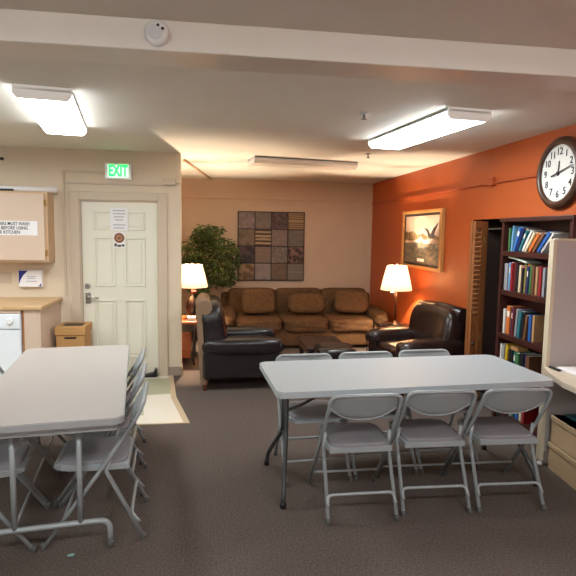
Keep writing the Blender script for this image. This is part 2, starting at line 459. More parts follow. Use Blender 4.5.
ceiling_light(1.685, 4.23, .115, 1.36, True, 'lit fluorescent ceiling light near the orange wall with the clock', CL)
ceiling_light(1.11, 6.46, PI / 2 + .16, 1.28, False, 'switched off ceiling light above the sofa corner', CL)
ceiling_light(-3.1, 4.6, .145, 1.29, True, 'added fill ceiling light over the kitchen beyond the wall cupboard', CL)  # unseen fixture, added to brighten the kitchen side
for lx_, ly_, la_ in ((-1.0, .45, 'kitchen side, next to the beam'), (1.5, .45, 'orange wall side, next to the beam'), (-1.0, -2.0, 'kitchen side, by the rear wall'), (1.5, -2.0, 'orange wall side, by the rear wall')):
    ceiling_light(lx_, ly_, PI / 2, 1.34, True, 'added fill ceiling light behind the viewer on the ' + la_, CL, True)  # unseen fixtures, added as fill from behind the camera

def sprinkler(x, y, label):
    t = thing('sprinkler_head', label, 'sprinkler', (x, y, H), 0, 'ceiling sprinkler heads')
    w = B(); add_lathe(w, [(.034, 0), (.034, -.006), (.014, -.012)], n=20); obj('escutcheon', w, M['fixture'], t)
    w = B(); add_lathe(w, [(.009, -.012), (.009, -.04), (.022, -.042), (.022, -.045)], n=16); obj('deflector', w, M['chrome'], t)
sprinkler(1.10, 3.85, 'sprinkler head on the ceiling above the long white table')
sprinkler(1.70, 5.75, 'sprinkler head on the ceiling between the lit lamp and the unlit one')

# smoke detector on the beam
t = thing('smoke_detector', 'round white smoke detector on the face of the ceiling beam', 'smoke detector', (-.214, 2.365, 2.463))
w = B(); add_lathe(w, [(.051, 0), (.051, .012), (.047, .028), (.033, .036), (.0, .036)], mtx=on_front(0, 0, 0), n=32, cap=False); obj('body', w, M['white'], t)
w = B(); add_lathe(w, [(.030, .0355), (.030, .039), (.026, .040), (.0, .040)], mtx=on_front(-.004, 0, -.002), n=24, cap=False); obj('vent_ring', w, M['fixture'], t)
w = B()
for dx_, dz_ in ((.008, .024), (.026, .012)): add_lathe(w, [(.006, .034), (.006, .0405)], mtx=on_front(dx_, 0, dz_), n=12)
obj('sensor_hole', w, M['ink'], t)

# exit sign
t = thing('exit_sign', 'green lit EXIT sign above the white door', 'exit sign', (-.98, YK, 2.297))
w = B(); box2(w, (-.142, -.05, -.088), (.142, 0, .088), bev=.008); obj('housing', w, M['white'], t)
w = B(); box2(w, (-.108, -.054, -.066), (.108, -.049, .066)); obj('face', w, M['green_pale'], t)
w = B(); text_mesh(w, 'EXIT', .165, on_front(0, -.056, 0), .001, bold=.006, sx=.60); obj('lettering', w, M['green_letter'], t)

# ------------------------------------------------------------------ clock
t = thing('wall_clock', 'round wooden wall clock with white face on the orange wall', 'clock', (XR, 3.985, 2.165))
w = B(); add_lathe(w, [(.275, 0), (.285, .012), (.285, .03), (.268, .05), (.246, .06), (.23, .058), (.222, .046), (.222, .01)], mtx=on_side(0, 0, 0), n=64, cap=False); obj('rim', w, M['clock_rim'], t)
w = B(); add_lathe(w, [(.224, .0), (.224, .032)], mtx=on_side(0, 0, 0), n=64); obj('face', w, M['clock_face'], t)
w = B()
for h in range(1, 13):
    a = PI / 2 - h * PI / 6
    w = B(); text_mesh(w, str(h), .078, on_side(-.034, -.168 * math.cos(a), .168 * math.sin(a)), .001, bold=.001)
    obj('numeral', w, M['ink'], t)
w = B()
for k in range(60):
    a = k * PI / 30; m_ = on_side(-.0325, 0, 0) @ Matrix.Rotation(a, 4, 'Z'); l_ = .014 if k % 5 == 0 else .007
    add_prism(w, [(-.0015, .214 - l_), (.0015, .214 - l_), (.0015, .214), (-.0015, .214)], m_, .001)
obj('minute_track', w, M['ink'], t)
def hand(nm, ang, l0, l1, wd, z):
    w = B(); m_ = on_side(-z, 0, 0) @ Matrix.Rotation(ang, 4, 'Z')
    add_prism(w, [(-wd, -l0), (wd, -l0), (wd * .6, l1), (-wd * .6, l1)], m_, .002); obj(nm, w, M['ink'], t)
hand('hour_hand', -.06, .02, .095, .008, .038)
hand('minute_hand', -1.31, .085, .185, .006, .043)
w = B(); add_lathe(w, [(.012, .03), (.012, .048)], mtx=on_side(0, 0, 0), n=16); obj('hub', w, M['ink'], t)

# ------------------------------------------------------------------ folding chairs
def make_chair(name, label, group):
    t = thing(name, label, 'chair', (0, 0, 0), 0, group); R_ = .0115
    def line(z):                                  # the long tube: front foot -> back top
        return .255 - .485 * z / .70
    top = [(-.205, -.255, .775), (.205, -.255, .775)]
    pts = [(-.222, .255, .012), (-.218, line(.42), .42), (-.208, line(.68) + .006, .68), top[0], top[1], (.208, line(.68) + .006, .68), (.218, line(.42), .42), (.222, .255, .012)]
    w = B(); add_tube(w, fillet(pts, .06, 6), R_, n=10); obj('frame', w, M['chair'], t)
    for s in (-1, 1):
        w = B(); add_tube(w, [(s * .198, line(.50) + .006, .50), (s * .20, -.06, .40), (s * .205, -.245, .012)], R_, n=10); obj('leg', w, M['chair'], t)
    w = B(); add_tube(w, fillet([(-.203, -.226, .10), (-.199, -.185, .15), (.199, -.185, .15), (.203, -.226, .10)], .05, 5), .0095, n=8); obj('stretcher', w, M['chair'], t)
    w = B(); add_tube(w, [(-.22, line(.13), .13), (.22, line(.13), .13)], .008, n=8); obj('stretcher', w, M['chair'], t)
    # seat pan, with dished top
    w = B(); nx, ny = 10, 9; g = []
    def sp(i, j, lower):
        u = -1 + 2 * i / nx; v = j / ny
        hw = .186 + .012 * math.sin(v * PI)
        if v > .8: hw -= (v - .8) ** 2 * .9
        y = -.175 + .385 * v
        z = .432 + .012 * v - (.010 * (1 - u*u) * math.sin(v * PI) if not lower else 0) - (.03 if lower else 0)
        if j == ny: z -= .010 if not lower else 0
        return Vector((u * hw, y, z))
    for lower in (0, 1): g.append([[w.verts.new(sp(i, j, lower)) for j in range(ny + 1)] for i in range(nx + 1)])
    for lower in (0, 1):
        for i in range(nx):
            for j in range(ny): f = w.faces.new([g[lower][i][j], g[lower][i+1][j], g[lower][i+1][j+1], g[lower][i][j+1]]); f.smooth = True
    for i in range(nx):
        for j in (0, ny): w.faces.new([g[0][i][j], g[0][i+1][j], g[1][i+1][j], g[1][i][j]])
    for j in range(ny):
        for i in (0, nx): w.faces.new([g[0][i][j], g[0][i][j+1], g[1][i][j+1], g[1][i][j]])
    obj('seat', w, M['chair'], t)
    w = B(); add_soft(w, (0, .012, .440), (.35, .345, .032), e=7, n=8, puff=(.02, .02, 0)); obj('seat_pad', w, M['pad'], t)
    # backrest: pressed steel, bowed back, curved lower edge
    w = B(); nx, nz = 14, 6; G = []
    for side in (0, 1):
        rows = []
        for i in range(nx + 1):
            u = -1 + 2 * i / nx; row = []
            for k in range(nz + 1):
                q = k / nz
                zb = .775 - .085 - .085 * (1 - abs(u) ** 2.4)
                z = .776 + (zb - .776) * q
                if abs(u) > .85: zt = .776 - (abs(u) - .85) ** 2 * 1.2; z = zt + (zb - zt) * q
                y = -.252 + (.776 - z) * .62 - .030 * (1 - u*u) * (.35 + .65 * q) + (side * .0035)
                row.append(w.verts.new((u * .206, y, z)))
            rows.append(row)
        G.append(rows)
    for s in (0, 1):
        for i in range(nx):
            for k in range(nz): f = w.faces.new([G[s][i][k], G[s][i+1][k], G[s][i+1][k+1], G[s][i][k+1]]); f.smooth = True
    for i in range(nx):
        for k in (0, nz): w.faces.new([G[0][i][k], G[0][i+1][k], G[1][i+1][k], G[1][i][k]])
    bk = obj('backrest', w, M['chair'], t)
    pts = []
    for i in range(nx + 1):
        u = -1 + 2 * i / nx; z = .775 - .085 - .085 * (1 - abs(u) ** 2.4)
        pts.append((u * .206, -.250 + (.776 - z) * .62 - .030 * (1 - u*u), z))
    w = B(); add_tube(w, pts, .006, n=8); obj('rolled_edge', w, M['chair'], bk)
    for sx, y in ((-.222, .255), (.222, .255), (-.205, -.246), (.205, -.246)):
        w = B(); add_lathe(w, [(.011, 0), (.0145, .004), (.0145, .03), (.0125, .034)], (sx, y, 0), n=12); obj('foot_cap', w, M['rubber'], t)
    return t
GC = 'grey folding chairs'
ch0 = make_chair('folding_chair', 'grey folding chair with its back to us, nearest the black table legs', GC)
ch0.scale = (1, 1, .975); ch0.location = (.880, 3.105, 0); ch0.rotation_euler = (0, 0, .0)
dup(ch0, (1.352, 3.135, 0), -.03, 'grey folding chair with its back to us, middle one of the white table')
dup(ch0, (1.828, 3.125, 0), -.04, 'grey folding chair with its back to us, nearest the office partition')
dup(ch0, (.71, 3.62, 0), PI + .05, 'grey folding chair facing us across the white table, on the black armchair side')
dup(ch0, (1.195, 3.66, 0), PI + .05, 'grey folding chair facing us across the white table, middle of three')
dup(ch0, (1.68, 3.70, 0), PI + .05, 'grey folding chair facing us across the white table, on the bookcase side')
TLR = .125; TLx, TLy = -.905, 3.50
def lt(x, y):
    c, s = math.cos(TLR), math.sin(TLR); return (TLx + x*c - y*s, TLy + x*s + y*c, 0)
for i, y in enumerate((-.50, -.015, .468)):
    dup(ch0, lt((.235, .232, .23)[i], y), PI / 2 + TLR - .06, ('grey folding chair on the aisle side of the grey table, whole side in view',
        'grey folding chair on the aisle side of the grey table, middle of three', 'grey folding chair on the aisle side of the grey table, beside the white door')[i])
    dup(ch0, lt(-.335, y + .012), -PI / 2 + TLR, ('grey folding chair on the kitchen side of the grey table, under its near end',
        'grey folding chair on the kitchen side of the grey table, middle of three', 'grey folding chair on the kitchen side of the grey table, in front of the dishwasher')[i])

# ------------------------------------------------------------------ grey laminate table
def rrect(hx, hy, r, n=6):
    pts = []
    for cx, cy, a0 in ((hx-r, hy-r, 0), (-hx+r, hy-r, PI/2), (-hx+r, -hy+r, PI), (hx-r, -hy+r, 1.5*PI)):
        for k in range(n + 1): a = a0 + PI/2 * k/n; pts.append((cx + r*math.cos(a), cy + r*math.sin(a)))
    return pts
t = thing('folding_table', 'long grey laminate folding table with tubular steel legs by the kitchen', 'table', (TLx, TLy, 0), TLR)
w = B(); add_prism(w, rrect(.375, .885, .05), Matrix.Translation((0, 0, .728)), .012); obj('tabletop', w, M['laminate'], t)
w = B(); add_prism(w, rrect(.381, .891, .055), Matrix.Translation((0, 0, .706)), .030)
obj('edge_band', w, M['edge'], t, 'grey metal rim')
w = B()
for lo, hi in (((-.345, -.85, .665), (-.33, .85, .706)), ((.33, -.85, .665), (.345, .85, .706)), ((-.345, -.85, .665), (.345, -.835, .706)), ((-.345, .835, .665), (.345, .85, .706))): box2(w, lo, hi)
obj('apron', w, M['edge'], t)
for s in (-1, 1):
    y = s * .755
    for x in (-.155, .155):
        w = B(); add_tube(w, [(x, y, .70), (x, y, .15)], .0145, n=12); obj('leg', w, M['chair'], t)
    w = B(); add_tube(w, fillet([(-.30, y, .03), (-.30, y, .15), (.30, y, .15), (.30, y, .03)], .07, 6), .0145, n=12); bar = obj('foot_bar', w, M['chair'], t)
    for x in (-.30, .30):
        w = B(); add_lathe(w, [(.014, 0), (.019, .004), (.019, .035), (.016, .04)], (x, y, 0), n=14); obj('foot_cap', w, M['rubber'], bar)
    for x in (-.155, .155):
        w = B(); add_tube(w, [(x, y - s * .012, .54), (x * .35, y - s * .34, .695)], .007, n=8); obj('brace', w, M['chair'], t)
# ------------------------------------------------------------------ white resin table
t = thing('folding_table', 'long white plastic folding table with black bent legs', 'table', (1.285, 3.43, 0), .055)
w = B(); add_prism(w, rrect(.915, .38, .045), Matrix.Translation((0, 0, .702)), .038)
tmp = w
bmesh.ops.bevel(w, geom=[e for e in w.edges if abs(e.verts[0].co.z - .74) < 1e-4 and abs(e.verts[1].co.z - .74) < 1e-4], offset=.006, segments=2, affect='EDGES')
obj('tabletop', w, M['resin'], t, smooth=40)
w = B()
for y in (-.27, .27): box2(w, (-.80, y - .012, .675), (.80, y + .012, .702))
obj('rail', w, M['tube_dark'], t)
for s in (-1, 1):
    x = s * .795
    for q in (-1, 1):
        w = B(); add_tube(w, fillet([(x, q * .05, .70), (x, q * .05, .36), (x + s * .06, q * .29, .10), (x + s * .065, q * .31, .012)], .06, 5), .0145, n=12)
        lg = obj('leg', w, M['tube_dark'], t)
        w = B(); add_lathe(w, [(.014, 0), (.019, .004), (.019, .03), (.016, .035)], (x + s * .065, q * .31, 0), n=12); obj('foot_cap', w, M['black'], lg)
    w = B(); add_tube(w, [(x, -.065, .34), (x, .065, .34)], .011, n=8); add_tube(w, [(x, -.05, .62), (x, .05, .62)], .009, n=8); obj('crossbar', w, M['tube_dark'], t)
    w = B(); add_tube(w, fillet([(x, 0, .50), (x - s * .10, 0, .53), (x - s * .42, 0, .695)], .06), .010, n=8); obj('brace', w, M['tube_dark'], t)

# ------------------------------------------------------------------ kitchen corner
w = B(); box2(w, (-3.2, 5.44, .878), (-1.60, YK - .001, .918), bev=.008)
tag(obj('countertop', w, M['counter']), 'wood coloured laminate kitchen worktop above the dishwasher', 'worktop')
t = thing('base_cabinet', 'beige kitchen base cabinet end panel beside the cardboard bin', 'cabinet', (-1.70, 5.82, 0))
w = B(); box2(w, (.055, -.35, .004), (.075, .37, .875)); obj('side_panel', w, M['cab'], t)
w = B(); box2(w, (-.075, -.355, .10), (.055, -.335, .875), bev=.002); obj('face_panel', w, M['cab'], t)
w = B(); box2(w, (-.095, -.345, .10), (-.075, .37, .875)); obj('inner_side', w, M['cab_stripe'], t)
w = B(); box2(w, (-.095, -.30, .004), (.055, -.28, .10)); obj('toe_kick', w, M['base'], t)
t = thing('dishwasher', 'white dishwasher under the kitchen worktop', 'dishwasher', (-2.105, 5.82, 0))
w = B(); box2(w, (-.30, -.35, .10), (.30, .36, .845), bev=.004); obj('body', w, M['appliance'], t)
w = B(); box2(w, (-.298, -.375, .11), (.298, -.35, .685), bev=.008); obj('door', w, M['appliance'], t)
w = B(); box2(w, (-.298, -.38, .695), (.298, -.35, .84), bev=.008); pn = obj('control_panel', w, M['appliance'], t)
w = B(); add_lathe(w, [(.032, 0), (.03, .02), (.024, .026)], mtx=on_front(.21, -.38, .775), n=24); box2(w, (.204, -.41, .748), (.216, -.40, .802)); obj('knob', w, M['white'], pn)
w = B(); box2(w, (-.15, -.384, .76), (.12, -.378, .785)); obj('handle_recess', w, M['fixture'], pn)
w = B(); box2(w, (-.30, -.30, .004), (.30, -.28, .10)); obj('toe_kick', w, M['black'], t)
w = B(); box2(w, (-3.2, 5.455, .847), (-1.80, 5.475, .8765)); 
tag(obj('face_rail', w, M['cab']), 'narrow beige rail between the dishwasher and the worktop', 'cabinet rail')

t = thing('wall_cabinet', 'beige wall cupboard with a printed sign on its door', 'cupboard', (-2.07, YK, 1.31))
w = B(); box2(w, (-.43, -.235, 0), (.402, 0, .735), bev=.002); obj('body', w, M['cab_edge'], t)
w = B(); box2(w, (-.42, -.257, .022), (.372, -.237, .715), bev=.004); dr = obj('door', w, M['cab'], t)
for z in (.10, .62):
    w = B(); box2(w, (.372, -.253, z - .03), (.392, -.236, z + .03), bev=.002); add_tube(w, [(.374, -.257, z - .03), (.374, -.257, z + .03)], .005, n=8); obj('hinge', w, M['brass'], dr)
t = thing('sign', 'white sign with black lettering on the kitchen wall cupboard', 'sign', (-2.06, YK - .258, 1.665))
w = B(); box2(w, (-.295, -.003, -.075), (.295, 0, .075)); obj('plate', w, M['paper'], t)
w = B()
for k, s in enumerate(('CUSTOMERS MUST WASH', 'HANDS BEFORE USING', 'THE KITCHEN')):
    text_mesh(w, s, .047, on_front(-.0, -.0042, .044 - k * .044), .0006, bold=.0005, sx=.83 if k else .80)
obj('lettering', w, M['ink'], t)
t = thing('paper_roll', 'white paper roll lying on top of the wall cupboard', 'roll', (-1.90, 6.09, 2.0755))
w = B(); add_tube(w, [(-.40, -.02, 0), (-.1, -.01, -.0), (.30, 0, 0)], .0295, n=16); obj('sheet', w, M['paper'], t)
w = B(); box2(w, (-.24, -.040, -.012), (-.10, -.034, .006)); w.free()
w = B(); box2(w, (-2.18, 6.0, 2.046), (-2.01, 6.02, 2.07), bev=.004)
tag(obj('marker', w, M['black']), 'small dark marker lying beside the paper roll on the cupboard', 'marker')
t = thing('wall_hook', 'small black bracket on the wall above the wall cupboard', 'hook', (-2.19, YK, 2.393))
w = B(); box2(w, (-.06, -.03, -.01), (.03, 0, .01), bev=.003); obj('arm', w, M['black'], t)
w = B(); add_lathe(w, [(.015, 0), (.018, .02), (.012, .04)], mtx=on_front(.02, -.01, 0), n=14); obj('tip', w, M['black'], t)
# outlet
def outlet(name, label, mt, pm, both=True):
    t = thing(name, label, 'outlet'); t.matrix_world = mt
    w = B(); add_box(w, (0, 0, .003), (.115 if both else .072, .115, .006), bev=.003); obj('plate', w, pm, t)
    for k in ((-.024, .024) if both else (0,)):
        for j in (-.021, .021):
            w = B(); add_box(w, (k, j, .0065), (.03, .026, .004), bev=.001); add_box(w, (k - .006, j, .009), (.002, .009, .002)); add_box(w, (k + .006, j, .009), (.002, .009, .002)); obj('socket', w, pm, t)
    return t
outlet('wall_outlet', 'beige double outlet on the wall between cupboard and worktop', on_front(-2.185, YK, 1.125), M['trim'])
outlet('wall_outlet', 'orange outlet plate on the orange wall behind the brown armchair', on_side(XR, 6.62, .52), M['trim_orange'], False)
# packet under the cupboard
t = thing('wall_mounted_packet', 'white and navy packet fixed to the wall under the cupboard', 'packet', (-1.92, YK, 1.124))
w = B(); box2(w, (-.122, -.05, -.093), (.122, 0, .093), bev=.008); obj('box', w, M['paper'], t)
w = B(); add_prism(w, [(-.115, -.06), (-.115, .085), (-.02, .085), (-.07, .035), (-.10, -.02)], on_front(0, -.0505, 0), .0012); add_prism(w, [(.085, -.085), (.112, -.085), (.112, -.05)], on_front(0, -.0505, 0), .0012); obj('print', w, M['blue'], t)
w = B()
for a, b2, z in ((-.03, .06, .02), (-.03, .05, .0), (-.04, .07, -.03)): box2(w, (a, -.0517, z - .004), (b2, -.0505, z + .004))
obj('text_lines', w, M['ink_grey'], t)
# cardboard bin
t = thing('recycling_bin', 'brown cardboard bin with a black slot beside the white door', 'bin', (-1.425, 5.93, 0))
w = B(); box2(w, (-.14, -.165, .005), (.14, .165, .565), bev=.004); obj('body', w, M['cardboard'], t)
w = B(); box2(w, (-.15, -.175, .57), (.15, .175, .60), bev=.004)
for lo, hi in (((-.15, -.175, .60), (.15, -.09, .655)), ((-.15, .09, .60), (.15, .175, .655)), ((-.15, -.09, .60), (-.105, .09, .655)), ((.105, -.09, .60), (.15, .09, .655))): box2(w, lo, hi)
ld = obj('lid', w, M['cardboard'], t)
w = B(); box2(w, (-.105, -.09, .600), (.105, .09, .653)); obj('slot', w, M['black'], ld)
w = B(); box2(w, (-.06, -.1685, .53), (.06, -.164, .55), bev=.002); obj('hand_hole', w, M['black'], t)
# carpet speck
w = B(); add_prism(w, [(0, 0), (.02, .004), (.03, .02), (.012, .026), (-.006, .014)], Matrix.Translation((-.71, 2.715, .0005)), .003)
tag(obj('paper_scrap', w, mat('scrap_teal', (126, 168, 160), .7)), 'tiny teal scrap on the carpet at the grey table end', 'scrap')

# ------------------------------------------------------------------ sofa corner
SX0, SX1, SY = .12, 2.64, 7.42
t = thing('sofa', 'long brown plush sofa with three seats against the back wall', 'sofa', ((SX0 + SX1) / 2, 8.0, 0))
hw = (SX1 - SX0) / 2
w = B(); box2(w, (-hw + .04, -.50, .04), (hw - .04, .52, .28), bev=.03, seg=3); obj('base', w, M['sofa'], t)
sw = (2 * hw - .50) / 3
for k in range(3):
    x = -sw + k * sw
    w = B(); add_soft(w, (x, -.13, .34), (sw * .995, .86, .20), e=7, n=9, wob=.01); obj('seat_cushion', w, M['sofa'], t)
    w = B(); add_soft(w, (x + (-.05, 0, .05)[k], .36, .565), (sw * 1.10, .36, .46), e=8, n=10, rot=(-.16, 0, 0), wob=.008); obj('back_cushion', w, M['sofa'], t)
w = B(); box2(w, (-hw + .06, .36, .05), (hw - .06, .56, .72), bev=.05, seg=3); obj('back_frame', w, M['sofa'], t)
for s in (-1, 1):
    w = B(); add_soft(w, (s * (hw - .135), -.02, .425), (.27, 1.06, .24), e=3.2, n=9, wob=.012)
    box2(w, (s * (hw - .135) - .105, -.46, .05), (s * (hw - .135) + .105, .46, .43), bev=.03); obj('arm', w, M['sofa'], t)
for x in (-1, 1):
    for y in (-.44, .46):
        w = B(); add_lathe(w, [(.022, 0), (.03, .05)], (x * (hw - .12), y, 0), n=12); obj('foot', w, M['espresso'], t)
cx_ = (SX0 + SX1) / 2
for lab, px, rz, sz in (('brown throw pillow on the sofa next to the leafy plant', .72, .10, (.50, .17, .37)), ('flat brown throw pillow in the middle of the sofa', 1.44, 0, (.54, .16, .30)), ('brown throw pillow on the sofa next to the brown armchair', 2.14, -.25, (.52, .17, .34))):
    o = thing('throw_pillow', lab, 'pillow', (px, 7.895, .456), rz, 'throw pillows on the sofa')
    w = B(); add_soft(w, (0, 0, sz[2] / 2 + .0), sz, e=4.2, n=9, rot=(-.30, 0, 0), wob=.02); obj('cushion', w, M['pillow'], o)

# armchairs
def armchair(name, label, loc, rz, lea, backm, bh, ah, wd, dp, wing, bt=.21):
    """faces local +y"""
    t = thing(name, label, 'armchair', loc, rz); a = wd / 2; f = dp / 2; aw = .20
    w = B(); box2(w, (-a + .03, -f + .09, .13), (a - .03, f - .06, .40), bev=.03, seg=3); obj('base', w, lea, t)
    w = B(); add_soft(w, (0, .08, .40), (wd - 2 * aw + .03, dp - .26, .17), e=5, n=8, wob=.01); obj('seat_cushion', w, lea, t)
    for s in (-1, 1):
        x = s * (a - aw / 2)
        w = B(); box2(w, (x - .085, -f + .10, .13), (x + .085, f - .06, ah - .06), bev=.02, seg=2)
        add_soft(w, (x, .04, ah - .095), (aw + .03, dp - .08, .19), e=3.4, n=9, wob=.006); ar = obj('arm', w, lea, t)
        w = B(); pts = [(x + .10 * math.cos(q), f - .075 , ah - .09 + .06 * math.sin(q)) for q in [PI * k / 8 for k in range(9)]]
        pts = [(x - .088, f - .052, .16)] + [(x + .092 * math.cos(PI - PI * k / 8), f - .052, ah - .085 + .06 * math.sin(PI * k / 8)) for k in range(9)] + [(x + .088, f - .052, .16)]
        add_tube(w, pts, .006, n=6); obj('piping', w, lea, ar)
    # back: raked slab with rolled top
    w = B(); h = bh - .36
    add_soft(w, (0, -f + .20, .36 + h / 2), (wd - .10, bt, h), e=4.6, n=10, rot=(.17, 0, 0), wob=.008)
    if wing:
        for s in (-1, 1): add_soft(w, (s * (a - .06), -f + .30, bh - .26), (.12, .30, .40), e=3.2, n=7, rot=(.14, 0, s * .12))
    obj('backrest', w, lea, t)
    w = B(); add_tube(w, [(-a + .05, -f + .115, bh - .06), (0, -f + .105, bh - .05), (a - .05, -f + .115, bh - .06)], .085, n=16, radii=[.075, .088, .075]); obj('top_roll', w, backm, t)
    w = B(); add_prism(w, [(-a + .05, .07), (a - .05, .07), (a - .06, bh - .08), (-a + .06, bh - .08)], T((0, -f + .135, 0), (PI / 2 + .06, 0, 0)), .06); obj('back_panel', w, backm, t)
    for x in (-1, 1):
        for y in (-f + .14, f - .12):
            w = B(); add_tube(w, [(x * (a - .09), y, .15), (x * (a - .075), y + (.03 if y > 0 else -.03), .0)], .02, n=10, radii=[.028, .017]); obj('leg', w, M['wood_leg'], t)
    return t
armchair('armchair', 'black leather armchair with tan back, seen from its side beside the end wall', (.31, 5.93, 0), -PI / 2 + .03, M['leather'], M['tan_back'], .94, .56, .84, .96, False, .30)
armchair('armchair', 'dark brown leather armchair against the orange wall', (2.26, 5.58, 0), PI / 2 + .17, M['leather_brown'], M['leather_brown'], .885, .59, .90, .86, False, .27)

# ottoman and coffee table
t = thing('ottoman', 'low black leather footstool behind the white table', 'footstool', (1.34, 5.575, 0))
w = B(); add_soft(w, (0, 0, .40), (.42, .40, .14), e=4.5, n=8); obj('cushion', w, M['leather'], t)
w = B(); box2(w, (-.18, -.17, .12), (.18, .17, .34), bev=.01); obj('frame', w, M['espresso'], t)
for x in (-.15, .15):
    for y in (-.14, .14):
        w = B(); add_lathe(w, [(.015, 0), (.022, .125)], (x, y, 0), n=10); obj('leg', w, M['wood_leg'], t)
t = thing('coffee_table', 'dark wooden coffee table between the footstool and the sofa', 'coffee table', (1.32, 6.15, 0))
w = B(); box2(w, (-.24, -.35, .35), (.24, .35, .385), bev=.008); obj('top', w, M['espresso'], t)
w = B(); box2(w, (-.21, -.31, .28), (.21, .31, .35)); obj('apron', w, M['espresso'], t)
for x in (-.19, .19):
    for y in (-.29, .29):
        w = B(); add_box(w, (x, y, .175), (.05, .05, .35), bev=.004); obj('leg', w, M['espresso'], t)

# end tables and lamps
t = thing('end_table', 'orange brown wooden end table behind the wall by the black armchair', 'side table', (-.42, 6.93, 0))
w = B(); box2(w, (-.27, -.27, .515), (.27, .27, .55), bev=.008); obj('top', w, M['wood_orange'], t)
w = B(); box2(w, (-.24, -.24, .42), (.24, .24, .515)); obj('apron', w, M['espresso'], t)
w = B(); box2(w, (-.235, -.20, .08), (.19, .23, .42)); obj('cabinet', w, M['wood_orange'], t)
for x in (-.225, .225):
    for y in (-.225, .225):
        w = B(); add_tube(w, fillet([(x, y, .43), (x + .012 * (1 if x > 0 else -1), y - .0, .25), (x * .96, y, .12), (x * 1.05, y * 1.05, .0)], .08, 4), .02, n=8, radii=None); obj('leg', w, M['espresso'], t)
w = B(); box2(w, (-.27, 6.70, .551), (-.17, 6.82, .60), bev=.004)
tag(obj('tissue_box', w, M['paper']), 'small white box on the end table under the lit lamp', 'box')
t = thing('end_table', 'small dark end table between the sofa and the brown armchair', 'side table', (2.42, 6.72, 0))
w = B(); add_lathe(w, [(.0, .45), (.20, .45), (.205, .46), (.205, .475), (.20, .48), (.0, .48)], n=32, cap=False); obj('top', w, M['espresso'], t)
w = B(); add_lathe(w, [(.03, .03), (.022, .10), (.03, .25), (.022, .40), (.05, .45)], n=16); obj('pedestal', w, M['espresso'], t)
w = B()
for k in range(3):
    a = k * 2 * PI / 3 + .4; add_tube(w, [(0, 0, .08), (.10 * math.cos(a), .10 * math.sin(a), .05), (.18 * math.cos(a), .18 * math.sin(a), .012)], .012, n=8)
obj('foot', w, M['espresso'], t)

def table_lamp(label, loc, h0, h1, htop, r0, r1, power, bulb_z, light_z, body, accent):
    t = thing('table_lamp', label, 'lamp', loc, 0, 'lit table lamps')
    w = B(); n = 48
    rings = []
    for r, z in ((r0, h0), ((r0 + r1) / 2 + .002, (h0 + h1) / 2), (r1, h1)):
        rings.append([w.verts.new(((r + .004 * math.cos(24 * 2*PI*j/96)) * math.cos(2*PI*j/96), (r + .004 * math.cos(24 * 2*PI*j/96)) * math.sin(2*PI*j/96), z)) for j in range(96)])
    for A, C_ in zip(rings, rings[1:]):
        for j in range(96): f = w.faces.new([A[j], A[(j+1) % 96], C_[(j+1) % 96], C_[j]]); f.smooth = True
    sh = obj('lamp_shade', w, M['shade'], t)
    mod = sh.modifiers.new('thickness', 'SOLIDIFY'); mod.thickness = .002
    w = B()
    for r, z in ((r0, h0), (r1, h1)): add_tube(w, [(r * math.cos(a), r * math.sin(a), z) for a in [2*PI*k/40 for k in range(40)]], .003, n=6, closed=True)
    obj('rim', w, M['shade'], sh)
    w = B(); body(w); obj('base', w, M['bronze'], t)
    w = B(); add_tube(w, [(0, 0, .04), (0, 0, h0 + .04)], .011, n=12); add_lathe(w, [(.02, h0 - .02), (.022, h0 + .04)], n=14); obj('pole', w, M['bronze'], t)
    w = B()
    for a in (0, PI):
        add_tube(w, [(.018 * math.cos(a), 0, h0 + .03), (.055 * math.cos(a), 0, (h0 + h1) / 2), (.02 * math.cos(a), 0, h1 + .004), (0, 0, h1 + .008)], .0025, n=6)
    for a in (PI / 2, PI * 7 / 6, PI * 11 / 6): add_tube(w, [(0, 0, h1), (r1 * math.cos(a), r1 * math.sin(a), h1)], .0025, n=6)
    obj('harp', w, M['bronze'], t)
    w = B(); add_lathe(w, [(.006, h1 + .004), (.011, h1 + .018), (.004, h1 + .032)], n=12); obj('finial', w, M['white'], t)
    w = B(); add_lathe(w, [(.013, bulb_z - .055), (.03, bulb_z - .01), (.03, bulb_z + .01), (.012, bulb_z + .028)], n=16); obj('bulb', w, M['bulb'], t)
    if accent: accent(t)
    l = bpy.data.lights.new('lamp_bulb_light', 'POINT'); l.energy = power; l.color = (1.0, .79, .57); l.shadow_soft_size = .018
    lo = bpy.data.objects.new('lamp_bulb_light', l); COL.objects.link(lo); lo.parent = t; lo.location = (0, 0, light_z)
    return t
def base_round(w): add_lathe(w, [(.085, 0), (.085, .01), (.06, .022), (.02, .035), (.012, .06)], n=28)
def base_urn(w): add_lathe(w, [(.075, 0), (.08, .015), (.04, .03), (.05, .06), (.085, .14), (.075, .21), (.03, .26), (.016, .29)], n=28)
def bird_arm(t):
    w = B(); add_tube(w, fillet([(0, -.012, .37), (-.05, -.03, .40), (-.075, -.04, .44)], .02), .010, n=8, radii=None); add_soft(w, (-.06, -.035, .425), (.06, .03, .04), e=2, n=4); obj('ornament', w, M['chrome'], t)
def red_bow(t):
    w = B(); add_soft(w, (.02, -.02, .345), (.07, .05, .045), e=2.2, n=4); obj('bow', w, mat('ribbon_red', (150, 40, 48), .6), t)
LP = 72
table_lamp('lit table lamp with cream shade and dark pole by the brown armchair', (2.42, 6.72, .4805), .465, .775, 0, .20, .125, LP * .72, .53, .64, base_round, bird_arm)
table_lamp('lit table lamp with cream shade partly behind the wall end by the plant', (-.215, 6.93, .5505), .41, .685, 0, .195, .125, LP, .50, .600, base_urn, red_bow)

